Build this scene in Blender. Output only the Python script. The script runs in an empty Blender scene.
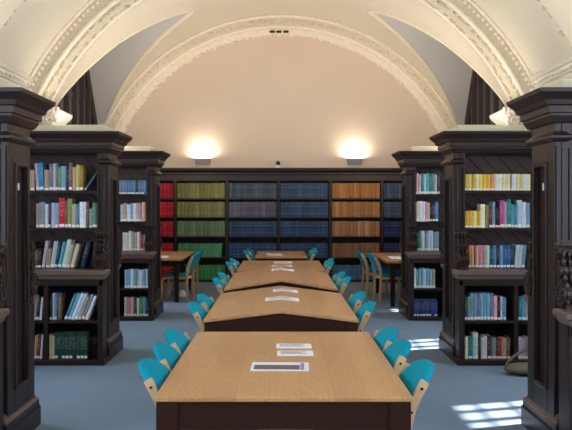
import bpy, bmesh, math, random
from mathutils import Vector, Matrix
random.seed(7)
C = bpy.context.scene.collection
PI = math.pi

# ------------------------------------------------------------------ helpers
class MB:
    """collects verts and faces of ONE mesh object"""
    def __init__(self): self.v = []; self.f = []
    def add(self, vs, fs):
        b = len(self.v); self.v += [tuple(p) for p in vs]; self.f += [tuple(i + b for i in f) for f in fs]; return self
    def box(self, x0, x1, y0, y1, z0, z1):
        return self.add([(x0,y0,z0),(x1,y0,z0),(x1,y1,z0),(x0,y1,z0),(x0,y0,z1),(x1,y0,z1),(x1,y1,z1),(x0,y1,z1)],
                        [(0,3,2,1),(4,5,6,7),(0,1,5,4),(1,2,6,5),(2,3,7,6),(3,0,4,7)])
    def prism(self, poly, axis, a, b):
        """poly: 2D points; axis x: (y,z), axis y: (x,z), axis z: (x,y)"""
        n = len(poly)
        def P(p, t): return {'x': (t,p[0],p[1]), 'y': (p[0],t,p[1]), 'z': (p[0],p[1],t)}[axis]
        vs = [P(p,a) for p in poly] + [P(p,b) for p in poly]
        fs = [tuple(range(n))[::-1], tuple(range(n,2*n))] + [(i,(i+1)%n,n+(i+1)%n,n+i) for i in range(n)]
        return self.add(vs, fs)
    def cyl(self, c, axis, r, a, b, n=16):
        return self.prism([(c[0]+r*math.cos(2*PI*i/n), c[1]+r*math.sin(2*PI*i/n)) for i in range(n)], axis, a, b)
    def loop(self, x0, x1, y0, y1, prof):
        """moulding mitred around a rectangle; prof: [(offset, z)] from bottom to top, closed by top and bottom faces"""
        vs, fs = [], []
        for o, z in prof: vs += [(x0-o,y0-o,z),(x1+o,y0-o,z),(x1+o,y1+o,z),(x0-o,y1+o,z)]
        for i in range(len(prof)-1):
            for k in range(4): fs.append((4*i+k, 4*i+(k+1)%4, 4*i+4+(k+1)%4, 4*i+4+k))
        fs.append((3,2,1,0)); m = 4*(len(prof)-1); fs.append((m,m+1,m+2,m+3))
        return self.add(vs, fs)
    def tube(self, pts, r, n=8):
        pts = [Vector(p) for p in pts]; vs, fs = [], []
        for i, p in enumerate(pts):
            t = (pts[min(i+1,len(pts)-1)] - pts[max(i-1,0)]).normalized()
            u = t.cross(Vector((0.31,0.2,0.93))).normalized(); w = t.cross(u)
            rr = r[i] if isinstance(r, (list,tuple)) else r
            vs += [p + u*rr*math.cos(2*PI*k/n) + w*rr*math.sin(2*PI*k/n) for k in range(n)]
        for i in range(len(pts)-1):
            for k in range(n): fs.append((i*n+k, i*n+(k+1)%n, (i+1)*n+(k+1)%n, (i+1)*n+k))
        fs += [tuple(range(n))[::-1], tuple(range((len(pts)-1)*n, len(pts)*n))]
        return self.add(vs, fs)
    def ribbon(self, path, x0, x1, w):
        """bent plywood: a strip of thickness w following path in (y,z), from x0 to x1"""
        n = len(path); L, R = [], []
        for i in range(n):
            a = Vector(path[max(i-1,0)]); b = Vector(path[min(i+1,n-1)]); t = (b-a).normalized(); nn = Vector((-t.y,t.x))
            p = Vector(path[i]); L.append(p+nn*w/2); R.append(p-nn*w/2)
        vs = []
        for i in range(n): vs += [(x0,*L[i]),(x1,*L[i]),(x1,*R[i]),(x0,*R[i])]
        fs = [(0,1,2,3),(4*n-1,4*n-2,4*n-3,4*n-4)]
        for i in range(n-1):
            for k in range(4): fs.append((4*i+k,4*i+4+k,4*i+4+(k+1)%4,4*i+(k+1)%4))
        return self.add(vs, fs)
    def blob(self, c, rx, ry, rz, M=None, n=6, m=4):
        vs, fs = [], []
        c = Vector(c)
        for j in range(m+1):
            ph = -PI/2 + PI*j/m
            for i in range(n):
                v = Vector((rx*math.cos(ph)*math.cos(2*PI*i/n), ry*math.cos(ph)*math.sin(2*PI*i/n), rz*math.sin(ph)))
                vs.append(c + (M @ v if M else v))
        for j in range(m):
            for i in range(n): fs.append((j*n+i, j*n+(i+1)%n, (j+1)*n+(i+1)%n, (j+1)*n+i))
        return self.add(vs, fs)
    def mesh(self, name, mat, smooth=False, weld=True):
        me = bpy.data.meshes.new(name)
        bm = bmesh.new()
        vs = [bm.verts.new(p) for p in self.v]
        for f in self.f:
            try: bm.faces.new([vs[i] for i in f])
            except ValueError: pass
        if weld: bmesh.ops.remove_doubles(bm, verts=bm.verts, dist=1e-5)
        bmesh.ops.dissolve_degenerate(bm, edges=bm.edges, dist=1e-6)
        bmesh.ops.recalc_face_normals(bm, faces=bm.faces)
        bm.to_mesh(me); bm.free()
        if smooth: me.polygons.foreach_set('use_smooth', [True]*len(me.polygons))
        me.materials.append(mat); return me
    def build(self, name, mat, parent=None, loc=(0,0,0), smooth=False, bevel=0, weld=True, label=None):
        o = bpy.data.objects.new(name, self.mesh(name, mat, smooth, weld)); C.objects.link(o)
        o.location = loc
        if parent: o.parent = parent
        if bevel:
            b = o.modifiers.new('edge', 'BEVEL'); b.width = bevel; b.segments = 2; b.limit_method = 'ANGLE'; b.angle_limit = 0.6
        if label: o['label'] = label
        return o

def tag(o, label=None, cat=None, group=None, kind=None):
    for k, v in (('label',label),('category',cat),('group',group),('kind',kind)):
        if v: o[k] = v
    return o
def empty(name, loc=(0,0,0), rz=0.0):
    o = bpy.data.objects.new(name, None); C.objects.link(o); o.location = loc; o.rotation_euler = (0,0,rz)
    o.empty_display_size = 0.1; return o
def copy_tree(o, parent=None):
    c = o.copy(); C.objects.link(c); c.parent = parent
    for ch in list(o.children): copy_tree(ch, c)
    return c
def struct(o): o['kind'] = 'structure'; return o

# ------------------------------------------------------------------ materials
def srgb(r, g, b):
    f = lambda c: (c/12.92 if c <= .04045 else ((c+.055)/1.055)**2.4)
    return (f(r/255), f(g/255), f(b/255), 1)
def mat(name, col, rough=.6, spec=.4, metal=0.0, var=0.0, scale=(8,8,8), bump=0.0, col2=None, detail=4, coat=0.0):
    m = bpy.data.materials.new(name); m.use_nodes = True
    nt = m.node_tree; N, L = nt.nodes, nt.links; b = N['Principled BSDF']
    b.inputs['Base Color'].default_value = col; b.inputs['Roughness'].default_value = rough
    b.inputs['Specular IOR Level'].default_value = spec; b.inputs['Metallic'].default_value = metal
    b.inputs['Coat Weight'].default_value = coat
    if var or bump:
        tc = N.new('ShaderNodeTexCoord'); mp = N.new('ShaderNodeMapping'); mp.inputs['Scale'].default_value = scale
        no = N.new('ShaderNodeTexNoise'); no.inputs['Scale'].default_value = 1; no.inputs['Detail'].default_value = detail
        L.new(tc.outputs['Object'], mp.inputs['Vector']); L.new(mp.outputs['Vector'], no.inputs['Vector'])
        if var:
            cr = N.new('ShaderNodeMix'); cr.data_type = 'RGBA'
            c2 = col2 or tuple(max(0, c*(1-var)) for c in col[:3]) + (1,)
            cr.inputs[6].default_value = c2; cr.inputs[7].default_value = tuple(min(1,c*(1+var*.6)) for c in col[:3])+(1,)
            L.new(no.outputs['Fac'], cr.inputs[0]); L.new(cr.outputs[2], b.inputs['Base Color'])
        if bump:
            bp = N.new('ShaderNodeBump'); bp.inputs['Strength'].default_value = bump; bp.inputs['Distance'].default_value = .01
            L.new(no.outputs['Fac'], bp.inputs['Height']); L.new(bp.outputs['Normal'], b.inputs['Normal'])
    return m
def glow(name, col, s):
    m = bpy.data.materials.new(name); m.use_nodes = True; b = m.node_tree.nodes['Principled BSDF']
    b.inputs['Base Color'].default_value = col; b.inputs['Emission Color'].default_value = col; b.inputs['Emission Strength'].default_value = s
    return m

M = {}
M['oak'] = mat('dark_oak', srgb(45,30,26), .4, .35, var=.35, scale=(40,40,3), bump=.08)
M['oak_worn'] = mat('worn_oak_ledge', srgb(104,84,74), .4, .4, var=.3, scale=(3,30,30))  # lighter oak: light caught by ledges and plinth caps is put into the colour
M['oak_in'] = mat('dark_oak_inside', srgb(26,18,17), .5, .35, var=.35, scale=(3,30,30), bump=.08)  # darker copy of the oak: shade inside the shelves is put into the colour
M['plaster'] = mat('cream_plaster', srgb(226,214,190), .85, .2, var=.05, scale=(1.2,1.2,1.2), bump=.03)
M['plaster_dim'] = mat('side_vault_plaster', srgb(196,190,184), .85, .2, var=.05, scale=(1.2,1.2,1.2), bump=.03)  # plaster darkened: shade of the side cells and end band is painted in
M['wallpaint'] = mat('pink_beige_paint', srgb(228,209,190), .85, .2, var=.04, scale=(.8,.8,.8))
M['relief'] = mat('ivory_plaster_relief', srgb(244,232,214), .75, .25, var=.16, scale=(14,14,14), bump=.2)
M['gilt'] = mat('gilded_relief', srgb(208,190,156), .7, .3, var=.3, scale=(16,16,16), bump=.2)
M['stone'] = mat('pale_stone_slab', srgb(205,195,165), .8, .2, var=.08, scale=(5,5,5))
M['carpet'] = mat('blue_grey_carpet', srgb(122,140,160), .95, .1, var=.12, scale=(2.5,2.5,2.5), bump=0, detail=8)
M['fabric'] = mat('teal_fabric', srgb(10,138,160), .9, .15, var=.12, scale=(60,60,60), bump=.15)
M['birch'] = mat('birch_plywood', srgb(205,165,120), .45, .4, var=.18, scale=(30,8,4))
M['apron'] = mat('table_dark_wood', srgb(50,26,16), .55, .12, var=.3, scale=(4,30,30))
M['paper'] = mat('white_paper', srgb(235,235,240), .6, .3)
M['print'] = mat('printed_grey', srgb(105,100,112), .5, .3, var=.5, scale=(45,60,1))
M['lavender'] = mat('lavender_band', srgb(150,135,190), .5, .3)
M['pages'] = mat('book_pages', srgb(225,215,190), .8, .2, var=.08, scale=(200,4,4))
M['lab'] = mat('spine_label_paper', srgb(238,234,226), .7, .2)
M['metal'] = mat('grey_metal', srgb(165,162,165), .5, .5)
M['plate'] = mat('pale_plate', srgb(215,212,200), .4, .5)
M['black'] = mat('black_plastic', srgb(18,18,22), .3, .5)
M['blackcloth'] = mat('black_cloth', srgb(24,24,30), .9, .2, var=.2, scale=(40,40,40), bump=.2)
M['pinkcloth'] = mat('dusty_pink_cloth', srgb(176,150,155), .9, .2, var=.15, scale=(30,30,30), bump=.2)
M['bagcloth'] = mat('grey_olive_cloth', srgb(112,106,96), .85, .2, var=.2, scale=(40,40,40), bump=.2)
M['windark'] = mat('dark_leaded_glass', srgb(52,64,80), .2, .5, var=.8, scale=(1.5,6,1.2))
M['wood_win'] = mat('brown_window_wood', srgb(70,55,45), .55, .3, var=.3, scale=(20,20,3))
M['lampglow'] = glow('lamp_glow', (1,.86,.66,1), 30)
M['tassel'] = mat('dark_gap', srgb(60,45,35), .8, .2)
g = bpy.data.materials.new('window_glass'); g.use_nodes = True
nt = g.node_tree; nt.nodes.clear()
o_ = nt.nodes.new('ShaderNodeOutputMaterial'); mx = nt.nodes.new('ShaderNodeMixShader'); tr = nt.nodes.new('ShaderNodeBsdfTransparent'); gl = nt.nodes.new('ShaderNodeBsdfGlossy')
gl.inputs['Roughness'].default_value = .05; mx.inputs[0].default_value = .06
nt.links.new(tr.outputs[0], mx.inputs[1]); nt.links.new(gl.outputs[0], mx.inputs[2]); nt.links.new(mx.outputs[0], o_.inputs[0])
M['glass'] = g

# diagonal plank boarding of the bookcase backs
def planks():
    m = mat('diagonal_boarding', srgb(68,50,46), .5, .35, var=.3, scale=(12,12,12))
    nt = m.node_tree; N, L = nt.nodes, nt.links; b = N['Principled BSDF']
    tc = N.new('ShaderNodeTexCoord'); mp = N.new('ShaderNodeMapping'); mp.inputs['Rotation'].default_value = (0, math.radians(-45), 0)
    wv = N.new('ShaderNodeTexWave'); wv.wave_type = 'BANDS'; wv.bands_direction = 'Z'; wv.wave_profile = 'SAW'; wv.inputs['Scale'].default_value = 2.7
    wv.inputs['Distortion'].default_value = 0
    cr = N.new('ShaderNodeValToRGB'); cr.color_ramp.elements[0].color = (0,0,0,1); cr.color_ramp.elements[1].position = .09
    L.new(tc.outputs['Object'], mp.inputs['Vector']); L.new(mp.outputs['Vector'], wv.inputs['Vector']); L.new(wv.outputs['Fac'], cr.inputs['Fac'])
    mx = N.new('ShaderNodeMix'); mx.data_type = 'RGBA'; mx.blend_type = 'MULTIPLY'; mx.inputs[0].default_value = .95
    src = b.inputs['Base Color'].links[0].from_socket
    L.new(src, mx.inputs[6]); L.new(cr.outputs['Color'], mx.inputs[7]); L.new(mx.outputs[2], b.inputs['Base Color'])
    bp = N.new('ShaderNodeBump'); bp.inputs['Strength'].default_value = .7; bp.inputs['Distance'].default_value = .01
    L.new(cr.outputs['Color'], bp.inputs['Height']); L.new(bp.outputs['Normal'], b.inputs['Normal'])
    return m
M['planks'] = planks()

# table top: oak veneer in broad boards
def tablewood(name, c1, c2):
    m = mat(name, c1, .28, .45)
    nt = m.node_tree; N, L = nt.nodes, nt.links; b = N['Principled BSDF']
    tc = N.new('ShaderNodeTexCoord')
    br = N.new('ShaderNodeTexBrick'); br.inputs['Color1'].default_value = c1; br.inputs['Color2'].default_value = c2
    br.inputs['Mortar'].default_value = tuple(x*.75 for x in c1[:3])+(1,); br.inputs['Mortar Size'].default_value = .002
    br.inputs['Scale'].default_value = 1.0; br.inputs['Brick Width'].default_value = .62; br.inputs['Row Height'].default_value = .155
    mp = N.new('ShaderNodeMapping'); mp.inputs['Rotation'].default_value = (0,0,PI/2); mp.inputs['Location'].default_value = (.1,.07,0)
    L.new(tc.outputs['Object'], mp.inputs['Vector']); L.new(mp.outputs['Vector'], br.inputs['Vector'])
    mp2 = N.new('ShaderNodeMapping'); mp2.inputs['Scale'].default_value = (26,2.2,10)
    no = N.new('ShaderNodeTexNoise'); no.inputs['Detail'].default_value = 6; no.inputs['Distortion'].default_value = 1.2
    L.new(tc.outputs['Object'], mp2.inputs['Vector']); L.new(mp2.outputs['Vector'], no.inputs['Vector'])
    cr = N.new('ShaderNodeValToRGB'); cr.color_ramp.elements[0].color = (.72,.7,.68,1); cr.color_ramp.elements[1].color = (1.12,1.1,1.08,1)
    cr.color_ramp.elements[0].position = .3; cr.color_ramp.elements[1].position = .7
    L.new(no.outputs['Fac'], cr.inputs['Fac'])
    mx = N.new('ShaderNodeMix'); mx.data_type = 'RGBA'; mx.blend_type = 'MULTIPLY'; mx.inputs[0].default_value = .8
    L.new(br.outputs['Color'], mx.inputs[6]); L.new(cr.outputs['Color'], mx.inputs[7]); L.new(mx.outputs[2], b.inputs['Base Color'])
    return m
M['tabletop'] = tablewood('oak_veneer', srgb(200,150,98), srgb(184,134,86))
M['tablelip'] = mat('oak_lipping', srgb(135,96,62), .4, .4, var=.2, scale=(6,30,30))

# book cloth: colour of each book from the object, bands and lettering blocks from its own height
def bookmat():
    m = mat('book_cloth', (1,1,1,1), .55, .3)
    nt = m.node_tree; N, L = nt.nodes, nt.links; b = N['Principled BSDF']
    oi = N.new('ShaderNodeObjectInfo'); tc = N.new('ShaderNodeTexCoord'); sp = N.new('ShaderNodeSeparateXYZ')
    L.new(tc.outputs['Generated'], sp.inputs[0])
    # title block: noise stripes between 45 % and 85 % of the height
    no = N.new('ShaderNodeTexNoise'); no.noise_dimensions = '2D'; no.inputs['Scale'].default_value = 1; no.inputs['Detail'].default_value = 1
    cb = N.new('ShaderNodeCombineXYZ'); mu = N.new('ShaderNodeMath'); mu.operation = 'MULTIPLY'; mu.inputs[1].default_value = 22
    ad = N.new('ShaderNodeMath'); ad.operation = 'MULTIPLY_ADD'; ad.inputs[1].default_value = 3.0
    r50 = N.new('ShaderNodeMath'); r50.operation = 'MULTIPLY'; r50.inputs[1].default_value = 90
    L.new(oi.outputs['Random'], r50.inputs[0]); L.new(sp.outputs['Z'], mu.inputs[0]); L.new(sp.outputs['X'], ad.inputs[0]); L.new(r50.outputs[0], ad.inputs[2])
    L.new(ad.outputs[0], cb.inputs[0]); L.new(mu.outputs[0], cb.inputs[1]); L.new(cb.outputs[0], no.inputs['Vector'])
    cr = N.new('ShaderNodeValToRGB'); cr.color_ramp.elements[0].position = .56; cr.color_ramp.elements[1].position = .6
    cr.color_ramp.elements[0].color = (0,0,0,1); cr.color_ramp.elements[1].color = (1,1,1,1)
    L.new(no.outputs['Fac'], cr.inputs['Fac'])
    win = N.new('ShaderNodeValToRGB'); e = win.color_ramp.elements; win.color_ramp.interpolation = 'CONSTANT'
    e[0].color = (0,0,0,1); e[0].position = 0; e[1].position = .38; e[1].color = (1,1,1,1); q = e.new(.86); q.color = (0,0,0,1)
    L.new(sp.outputs['Z'], win.inputs['Fac'])
    ml = N.new('ShaderNodeMath'); ml.operation = 'MULTIPLY'; L.new(cr.outputs['Color'], ml.inputs[0]); L.new(win.outputs['Color'], ml.inputs[1])
    m2 = N.new('ShaderNodeMath'); m2.operation = 'MULTIPLY'; m2.inputs[1].default_value = .28; L.new(ml.outputs[0], m2.inputs[0])
    # lettering is light on dark books and dark on light ones
    bw = N.new('ShaderNodeRGBToBW'); L.new(oi.outputs['Color'], bw.inputs[0])
    lt = N.new('ShaderNodeMath'); lt.operation = 'LESS_THAN'; lt.inputs[1].default_value = .25; L.new(bw.outputs[0], lt.inputs[0])
    ink = N.new('ShaderNodeMix'); ink.data_type = 'RGBA'; ink.inputs[6].default_value = srgb(50,40,50); ink.inputs[7].default_value = srgb(222,210,180)
    L.new(lt.outputs[0], ink.inputs[0])
    mx = N.new('ShaderNodeMix'); mx.data_type = 'RGBA'; L.new(m2.outputs[0], mx.inputs[0]); L.new(oi.outputs['Color'], mx.inputs[6]); L.new(ink.outputs[2], mx.inputs[7])
    L.new(mx.outputs[2], b.inputs['Base Color'])
    return m
M['book'] = bookmat()
def volmat():
    m = mat('bound_volume_cloth', (1,1,1,1), .6, .3)
    nt = m.node_tree; N, L = nt.nodes, nt.links; b = N['Principled BSDF']
    oi = N.new('ShaderNodeObjectInfo'); tc = N.new('ShaderNodeTexCoord'); sp = N.new('ShaderNodeSeparateXYZ')
    L.new(tc.outputs['Generated'], sp.inputs[0])
    win = N.new('ShaderNodeValToRGB'); e = win.color_ramp.elements; win.color_ramp.interpolation = 'CONSTANT'
    e[0].position = 0; e[0].color = (0,0,0,1); e[1].position = .2; e[1].color = (1,1,1,1)
    for p, v in ((.225,0),(.70,1),(.725,0),(.86,1),(.88,0)): q = e.new(p); q.color = (v,v,v,1)
    L.new(sp.outputs['Z'], win.inputs['Fac'])
    m2 = N.new('ShaderNodeMath'); m2.operation = 'MULTIPLY'; m2.inputs[1].default_value = .3; L.new(win.outputs['Color'], m2.inputs[0])
    mx = N.new('ShaderNodeMix'); mx.data_type = 'RGBA'; mx.inputs[7].default_value = srgb(196,176,120)
    L.new(m2.outputs[0], mx.inputs[0]); L.new(oi.outputs['Color'], mx.inputs[6]); L.new(mx.outputs[2], b.inputs['Base Color'])
    return m
M['volume'] = volmat()

# ------------------------------------------------------------------ the setting
ZC, RB, RW = 1.47, 3.93, 4.19           # arch centre height, chancel barrel radius, nave barrel radius
WX = 3.72                                # inner face of the side walls
YA, YB = 11.4, 16.55                     # chancel arch, back wall
Y0 = -2.6                                # wall behind the camera
CELLY = 13.9
def arcz(R, x): return ZC + math.sqrt(max(0, R*R - x*x))

struct(MB().box(-3.9,3.9,Y0-.2,YB+.2,-.12,0).build('floor', M['carpet']))
struct(MB().box(-3.9,3.9,YB,YB+.2,0,5.7).build('wall_back', M['wallpaint']))
# wall behind the camera with one big unseen window, added to let in daylight
wf = MB()
wf.box(-3.9,3.9,Y0-.2,Y0,0,.9).box(-3.9,3.9,Y0-.2,Y0,3.9,5.9).box(-3.9,-2.4,Y0-.2,Y0,.9,3.9).box(2.4,3.9,Y0-.2,Y0,.9,3.9)
struct(wf.build('wall_front', M['plaster']))
n = 0
def window(name, x, y, axis, w, z0, z1, nl, nb):
    """mullioned window filling an opening: frame, glass"""
    fr = MB(); pn = MB(); t = .07
    def B(mb, a0, a1, c0, c1, d0, d1):
        if axis == 'x': mb.box(x+d0, x+d1, y+a0, y+a1, c0, c1)
        else: mb.box(x+a0, x+a1, y+d0, y+d1, c0, c1)
    B(fr,-w/2,-w/2+t,z0,z1,-.05,.05); B(fr,w/2-t,w/2,z0,z1,-.05,.05); B(fr,-w/2,w/2,z0,z0+t,-.05,.05); B(fr,-w/2,w/2,z1-t,z1,-.05,.05)
    for i in range(1, nl): B(fr, -w/2+i*w/nl-.035, -w/2+i*w/nl+.035, z0, z1, -.045, .045)
    for i in range(1, nb): B(fr, -w/2, w/2, z0+i*(z1-z0)/nb-.009, z0+i*(z1-z0)/nb+.009, -.02, .02)
    B(pn,-w/2+.01,w/2-.01,z0+.01,z1-.01,-.004,.004)
    r = struct(fr.build(name, M['wood_win']))
    p = pn.build('window_pane', M['glass'], r); p['kind'] = 'structure'
    return r
window('window_1', 0, Y0-.1, 'y', 4.8, .9, 3.9, 6, 5)
WINY = [6.63, 9.63, 12.63]
def side_wall(s, name):
    mb = MB(); w = .80
    xa, xb = (WX, WX+.18) if s > 0 else (-WX-.18, -WX)
    ys = [Y0-.2]
    for y in WINY: ys += [y-w/2, y+w/2]
    ys.append(YB)
    for i in range(0, len(ys), 2): mb.box(xa,xb,ys[i],ys[i+1],0,3.45)
    for y in WINY: mb.box(xa,xb,y-w/2,y+w/2,0,1.0); mb.box(xa,xb,y-w/2,y+w/2,3.0,3.45)
    mb.box(xa,xb,YA+.05,YB,3.45,5.3)
    return struct(mb.build(name, M['plaster'], weld=False))
side_wall(-1,'wall_left'); side_wall(1,'wall_right')
k = 2
for s in (1,-1):
    for y in WINY:
        window('window_%d' % k, s*(WX+.09), y, 'x', .80, 1.0, 3.0, 3, 6); k += 1

def arc_sheet(mb, R0y, th0, th1, n=72):
    """surface swept over the arch angle; R0y = profile [(R, y)]"""
    vs, fs = [], []; m = len(R0y)
    for i in range(n+1):
        th = th0 + (th1-th0)*i/n
        for R, y in R0y: vs.append((R*math.cos(th), y, ZC+R*math.sin(th)))
    for i in range(n):
        for j in range(m-1): fs.append((i*m+j, i*m+j+1, (i+1)*m+j+1, (i+1)*m+j))
    return mb.add(vs, fs)
def arc_ring(mb, prof, th0, th1, n=72):
    """closed profile swept over the arch angle"""
    vs, fs = [], []; m = len(prof)
    for i in range(n+1):
        th = th0 + (th1-th0)*i/n
        for R, y in prof: vs.append((R*math.cos(th), y, ZC+R*math.sin(th)))
    for i in range(n):
        for j in range(m): fs.append((i*m+j, i*m+(j+1)%m, (i+1)*m+(j+1)%m, (i+1)*m+j))
    fs += [tuple(range(m)), tuple(range(n*m, n*m+m))[::-1]]
    return mb.add(vs, fs)
thW = math.acos((WX+.1)/RW); thB = math.asin((2.78-ZC)/RB)
# ceiling of the nave (wide barrel) with outer skin so that it is a solid shell
nave = MB(); arc_ring(nave, [(RW,Y0-.2),(RW,YA+.1),(RW+.25,YA+.1),(RW+.25,Y0-.2)], thW, PI-thW)
struct(nave.build('ceiling', M['plaster'], smooth=False))
# chancel vault: barrel cut by two side cells
WP = [(5.06,0),(4.9,.28),(4.58,.62),(4.3,.86),(3.96,1.1),(3.52,1.42),(3.26,1.6),(3.0,1.68),(2.6,1.7)]
def cellw(z):
    if z >= WP[0][0]: return 0.0
    for (za,wa),(zb,wb) in zip(WP, WP[1:]):
        if zb <= z <= za: return wa + (wb-wa)*(za-z)/(za-zb)
    return WP[-1][1]
van = MB(); NT = 140
ya, yb = YA+.55, YB
ths = [thB + (PI-2*thB)*i/NT for i in range(NT+1)]
rowA, rowB = [], []
for th in ths:
    x, z = RB*math.cos(th), ZC+RB*math.sin(th); w = cellw(z)
    rowA.append([(x, ya+(CELLY-w-ya)*j/4, z) for j in range(5)]); rowB.append([(x, CELLY+w+(yb-CELLY-w)*j/4, z) for j in range(5)])
for row in (rowA, rowB):
    vs = [p for r in row for p in r]
    van.add(vs, [(i*5+j,i*5+j+1,(i+1)*5+j+1,(i+1)*5+j) for i in range(NT) for j in range(4)])
vo = struct(van.build('ceiling_vault', M['plaster'], smooth=True))
def cell(s, name):
    mb = MB(); vs, fs = [], []
    zs = [5.06 - (5.06-2.6)*i/48 for i in range(49)]
    for side in (-1, 1):
        b = len(vs)
        for z in zs:
            xg = math.sqrt(max(RB*RB-(z-ZC)**2, 0)); w = cellw(z)
            for t in (0,.5,1): vs.append((s*(xg+(WX+.02-xg)*t), CELLY+side*w, z))
        for i in range(48):
            for j in range(2): fs.append((b+i*3+j, b+i*3+j+1, b+(i+1)*3+j+1, b+(i+1)*3+j))
    mb.add(vs, fs)
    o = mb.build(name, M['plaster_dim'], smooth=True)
    o.data.set_sharp_from_angle(angle=math.radians(35)) if hasattr(o.data,'set_sharp_from_angle') else None
    return struct(o)
cell(-1,'ceiling_cell_left'); cell(1,'ceiling_cell_right')

# ---- carved ornament along arches
def frame_at(th): # radial, tangential, y
    r = Vector((math.cos(th),0,math.sin(th))); t = Vector((-math.sin(th),0,math.cos(th))); return r, t
def orient(th, face):
    r, t = frame_at(th); yv = Vector((0,1,0))
    if face == 'soffit': return Matrix((t, yv, r)).transposed()      # local z = radial
    return Matrix((t, r, yv)).transposed()                            # local z = along y
def floral(mb, R, y, face, th0, th1, step, size, spread, seed=1):
    rd = random.Random(seed); L = R*(th1-th0); n = int(L/step)
    for i in range(n):
        th = th0 + (i+.5)/n*(th1-th0); Mx = orient(th, face); r, t = frame_at(th)
        c0 = Vector((R*math.cos(th), y, ZC+R*math.sin(th)))
        big = (i % 3 == 0)
        for q in range(3 if big else 2):
            off = Vector((rd.uniform(-.5,.5)*step, rd.uniform(-1,1)*spread, 0))
            a = rd.uniform(0, PI); Rz = Matrix.Rotation(a, 3, 'Z')
            s = size*(1.25 if big and q == 0 else rd.uniform(.6,1))
            mb.blob(c0 + Mx @ off, s, s*.5, s*.42, Mx @ Rz, 6, 4)
def eggs(mb, R, y, face, th0, th1, step, a, b, h):
    n = int(R*(th1-th0)/step)
    for i in range(n):
        th = th0 + (i+.5)/n*(th1-th0)
        mb.blob((R*math.cos(th), y, ZC+R*math.sin(th)), a, b, h, orient(th, face), 6, 4)

tA = math.asin((2.86-ZC)/RB)
# trim_1: the big chancel arch: face, soffit, beads
arch = MB()
arc_ring(arch, [(RW+.1,YA),(RW+.1,YA+.6),(RB,YA+.6),(RB,YA+.03),(RB+.03,YA)], math.asin((2.86-ZC)/(RW+.1))*.98, PI-math.asin((2.86-ZC)/(RW+.1))*.98, 96)
a1 = struct(arch.build('trim_1', M['plaster']))
def arch_child(name, mb, par, smooth=True, m='relief'):
    o = mb.build(name, M[m], par, smooth=smooth, weld=False); o['kind'] = 'structure'; return o
mb = MB(); arc_ring(mb, [(RB+.005,YA-.035),(RB+.045,YA-.035),(RB+.05,YA+.01),(RB-.02,YA+.01),(RB-.02,YA-.02)], tA, PI-tA, 96); eggs(mb, RB+.055, YA-.012, 'face', tA, PI-tA, .055, .02, .022, .018); arch_child('arris_bead', mb, a1)
mb = MB(); arc_ring(mb, [(RW-.055,YA-.02),(RW-.02,YA-.03),(RW+.01,YA-.02),(RW+.01,YA+.01),(RW-.055,YA+.01)], .34, PI-.34, 96); eggs(mb, RW-.095, YA-.008, 'face', .36, PI-.36, .09, .034, .04, .022); arch_child('egg_moulding', mb, a1)
mb = MB(); floral(mb, RB-.006, YA+.13, 'soffit', tA, PI-tA, .10, .055, .04, 3); arch_child('leaf_band', mb, a1, m='gilt')
mb = MB(); floral(mb, RB-.006, YA+.46, 'soffit', tA, PI-tA, .14, .05, .04, 5); arch_child('flower_band', mb, a1, m='gilt')
mb = MB(); arc_ring(mb, [(RB-.018,YA+.58),(RB-.018,YA+.63),(RB+.02,YA+.63),(RB+.02,YA+.58)], tA, PI-tA, 96); arch_child('edge_fillet', mb, a1)
# groin mouldings round the side cells
def groin(s):
    mb = MB()
    for side in (-1,1):
        pts = []
        for i in range(60):
            z = 5.07 - (5.07-2.8)*i/59; x = math.sqrt(RB*RB-(z-ZC)**2)-.012; pts.append((s*x, CELLY+side*(cellw(z)+.035), z))
        mb.tube(pts, .05 if side > 0 else .022, 8)
        if side > 0: mb.tube([(p[0]*1.0, p[1]+.12, p[2]+.0) for p in pts], .02, 6)
    return mb
for s, nm in ((-1,'trim_2'),(1,'trim_3')): struct(groin(s).build(nm, M['plaster'], smooth=True))
# trim_4: textured band at the end of the barrel and floral ring on the back wall
mb = MB(); arc_ring(mb, [(RB-.03,15.6),(RB-.03,16.42),(RB+.05,16.42),(RB+.05,15.6)], tA, PI-tA, 96); a4 = struct(mb.build('trim_4', M['plaster'], smooth=False))
mb = MB(); floral(mb, RB-.032, 15.98, 'soffit', tA, PI-tA, .07, .03, .2, 8)
arch_child('scroll_band', mb, a4, m='plaster_dim')
mb = MB(); arc_ring(mb, [(RB-.05,15.56),(RB-.05,15.62),(RB,15.62),(RB,15.56)], tA, PI-tA, 96); arch_child('edge_fillet', mb, a4)
mb = MB(); arc_ring(mb, [(RB+.02,16.40),(RB-.04,16.40),(RB-.07,16.45),(RB-.19,16.49),(RB-.19,16.56),(RB+.02,16.56)], tA, PI-tA, 96)
a5 = struct(mb.build('trim_5', M['relief'], smooth=False))
mb = MB(); floral(mb, RB-.195, 16.52, 'face', tA, PI-tA, .075, .05, .02, 11); arch_child('leaf_edge', mb, a5)
mb = MB(); eggs(mb, RB-.09, 16.455, 'face', tA, PI-tA, .06, .02, .028, .015); arch_child('bead_row', mb, a5)
# small dark gaps at the crown of the back arch
mb = MB()
for x in (-.24,-.10,.05): mb.box(x,x+.11,16.44,16.49,ZC+RB-.165,ZC+RB-.125)
o = mb.build('crown_slot', M['tassel'], a5); o['kind'] = 'structure'
# trim_6: nave rib nearer the camera
mb = MB(); arc_ring(mb, [(RW+.05,8.5),(RW-.14,8.5),(RW-.14,9.38),(RW-.05,9.45),(RW+.05,9.45)], thW, PI-thW, 96); a6 = struct(mb.build('trim_6', M['plaster']))
mb = MB(); floral(mb, RW-.10, 9.43, 'face', thW, PI-thW, .1, .045, .035, 13); arch_child('flower_band', mb, a6, m='gilt')
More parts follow.
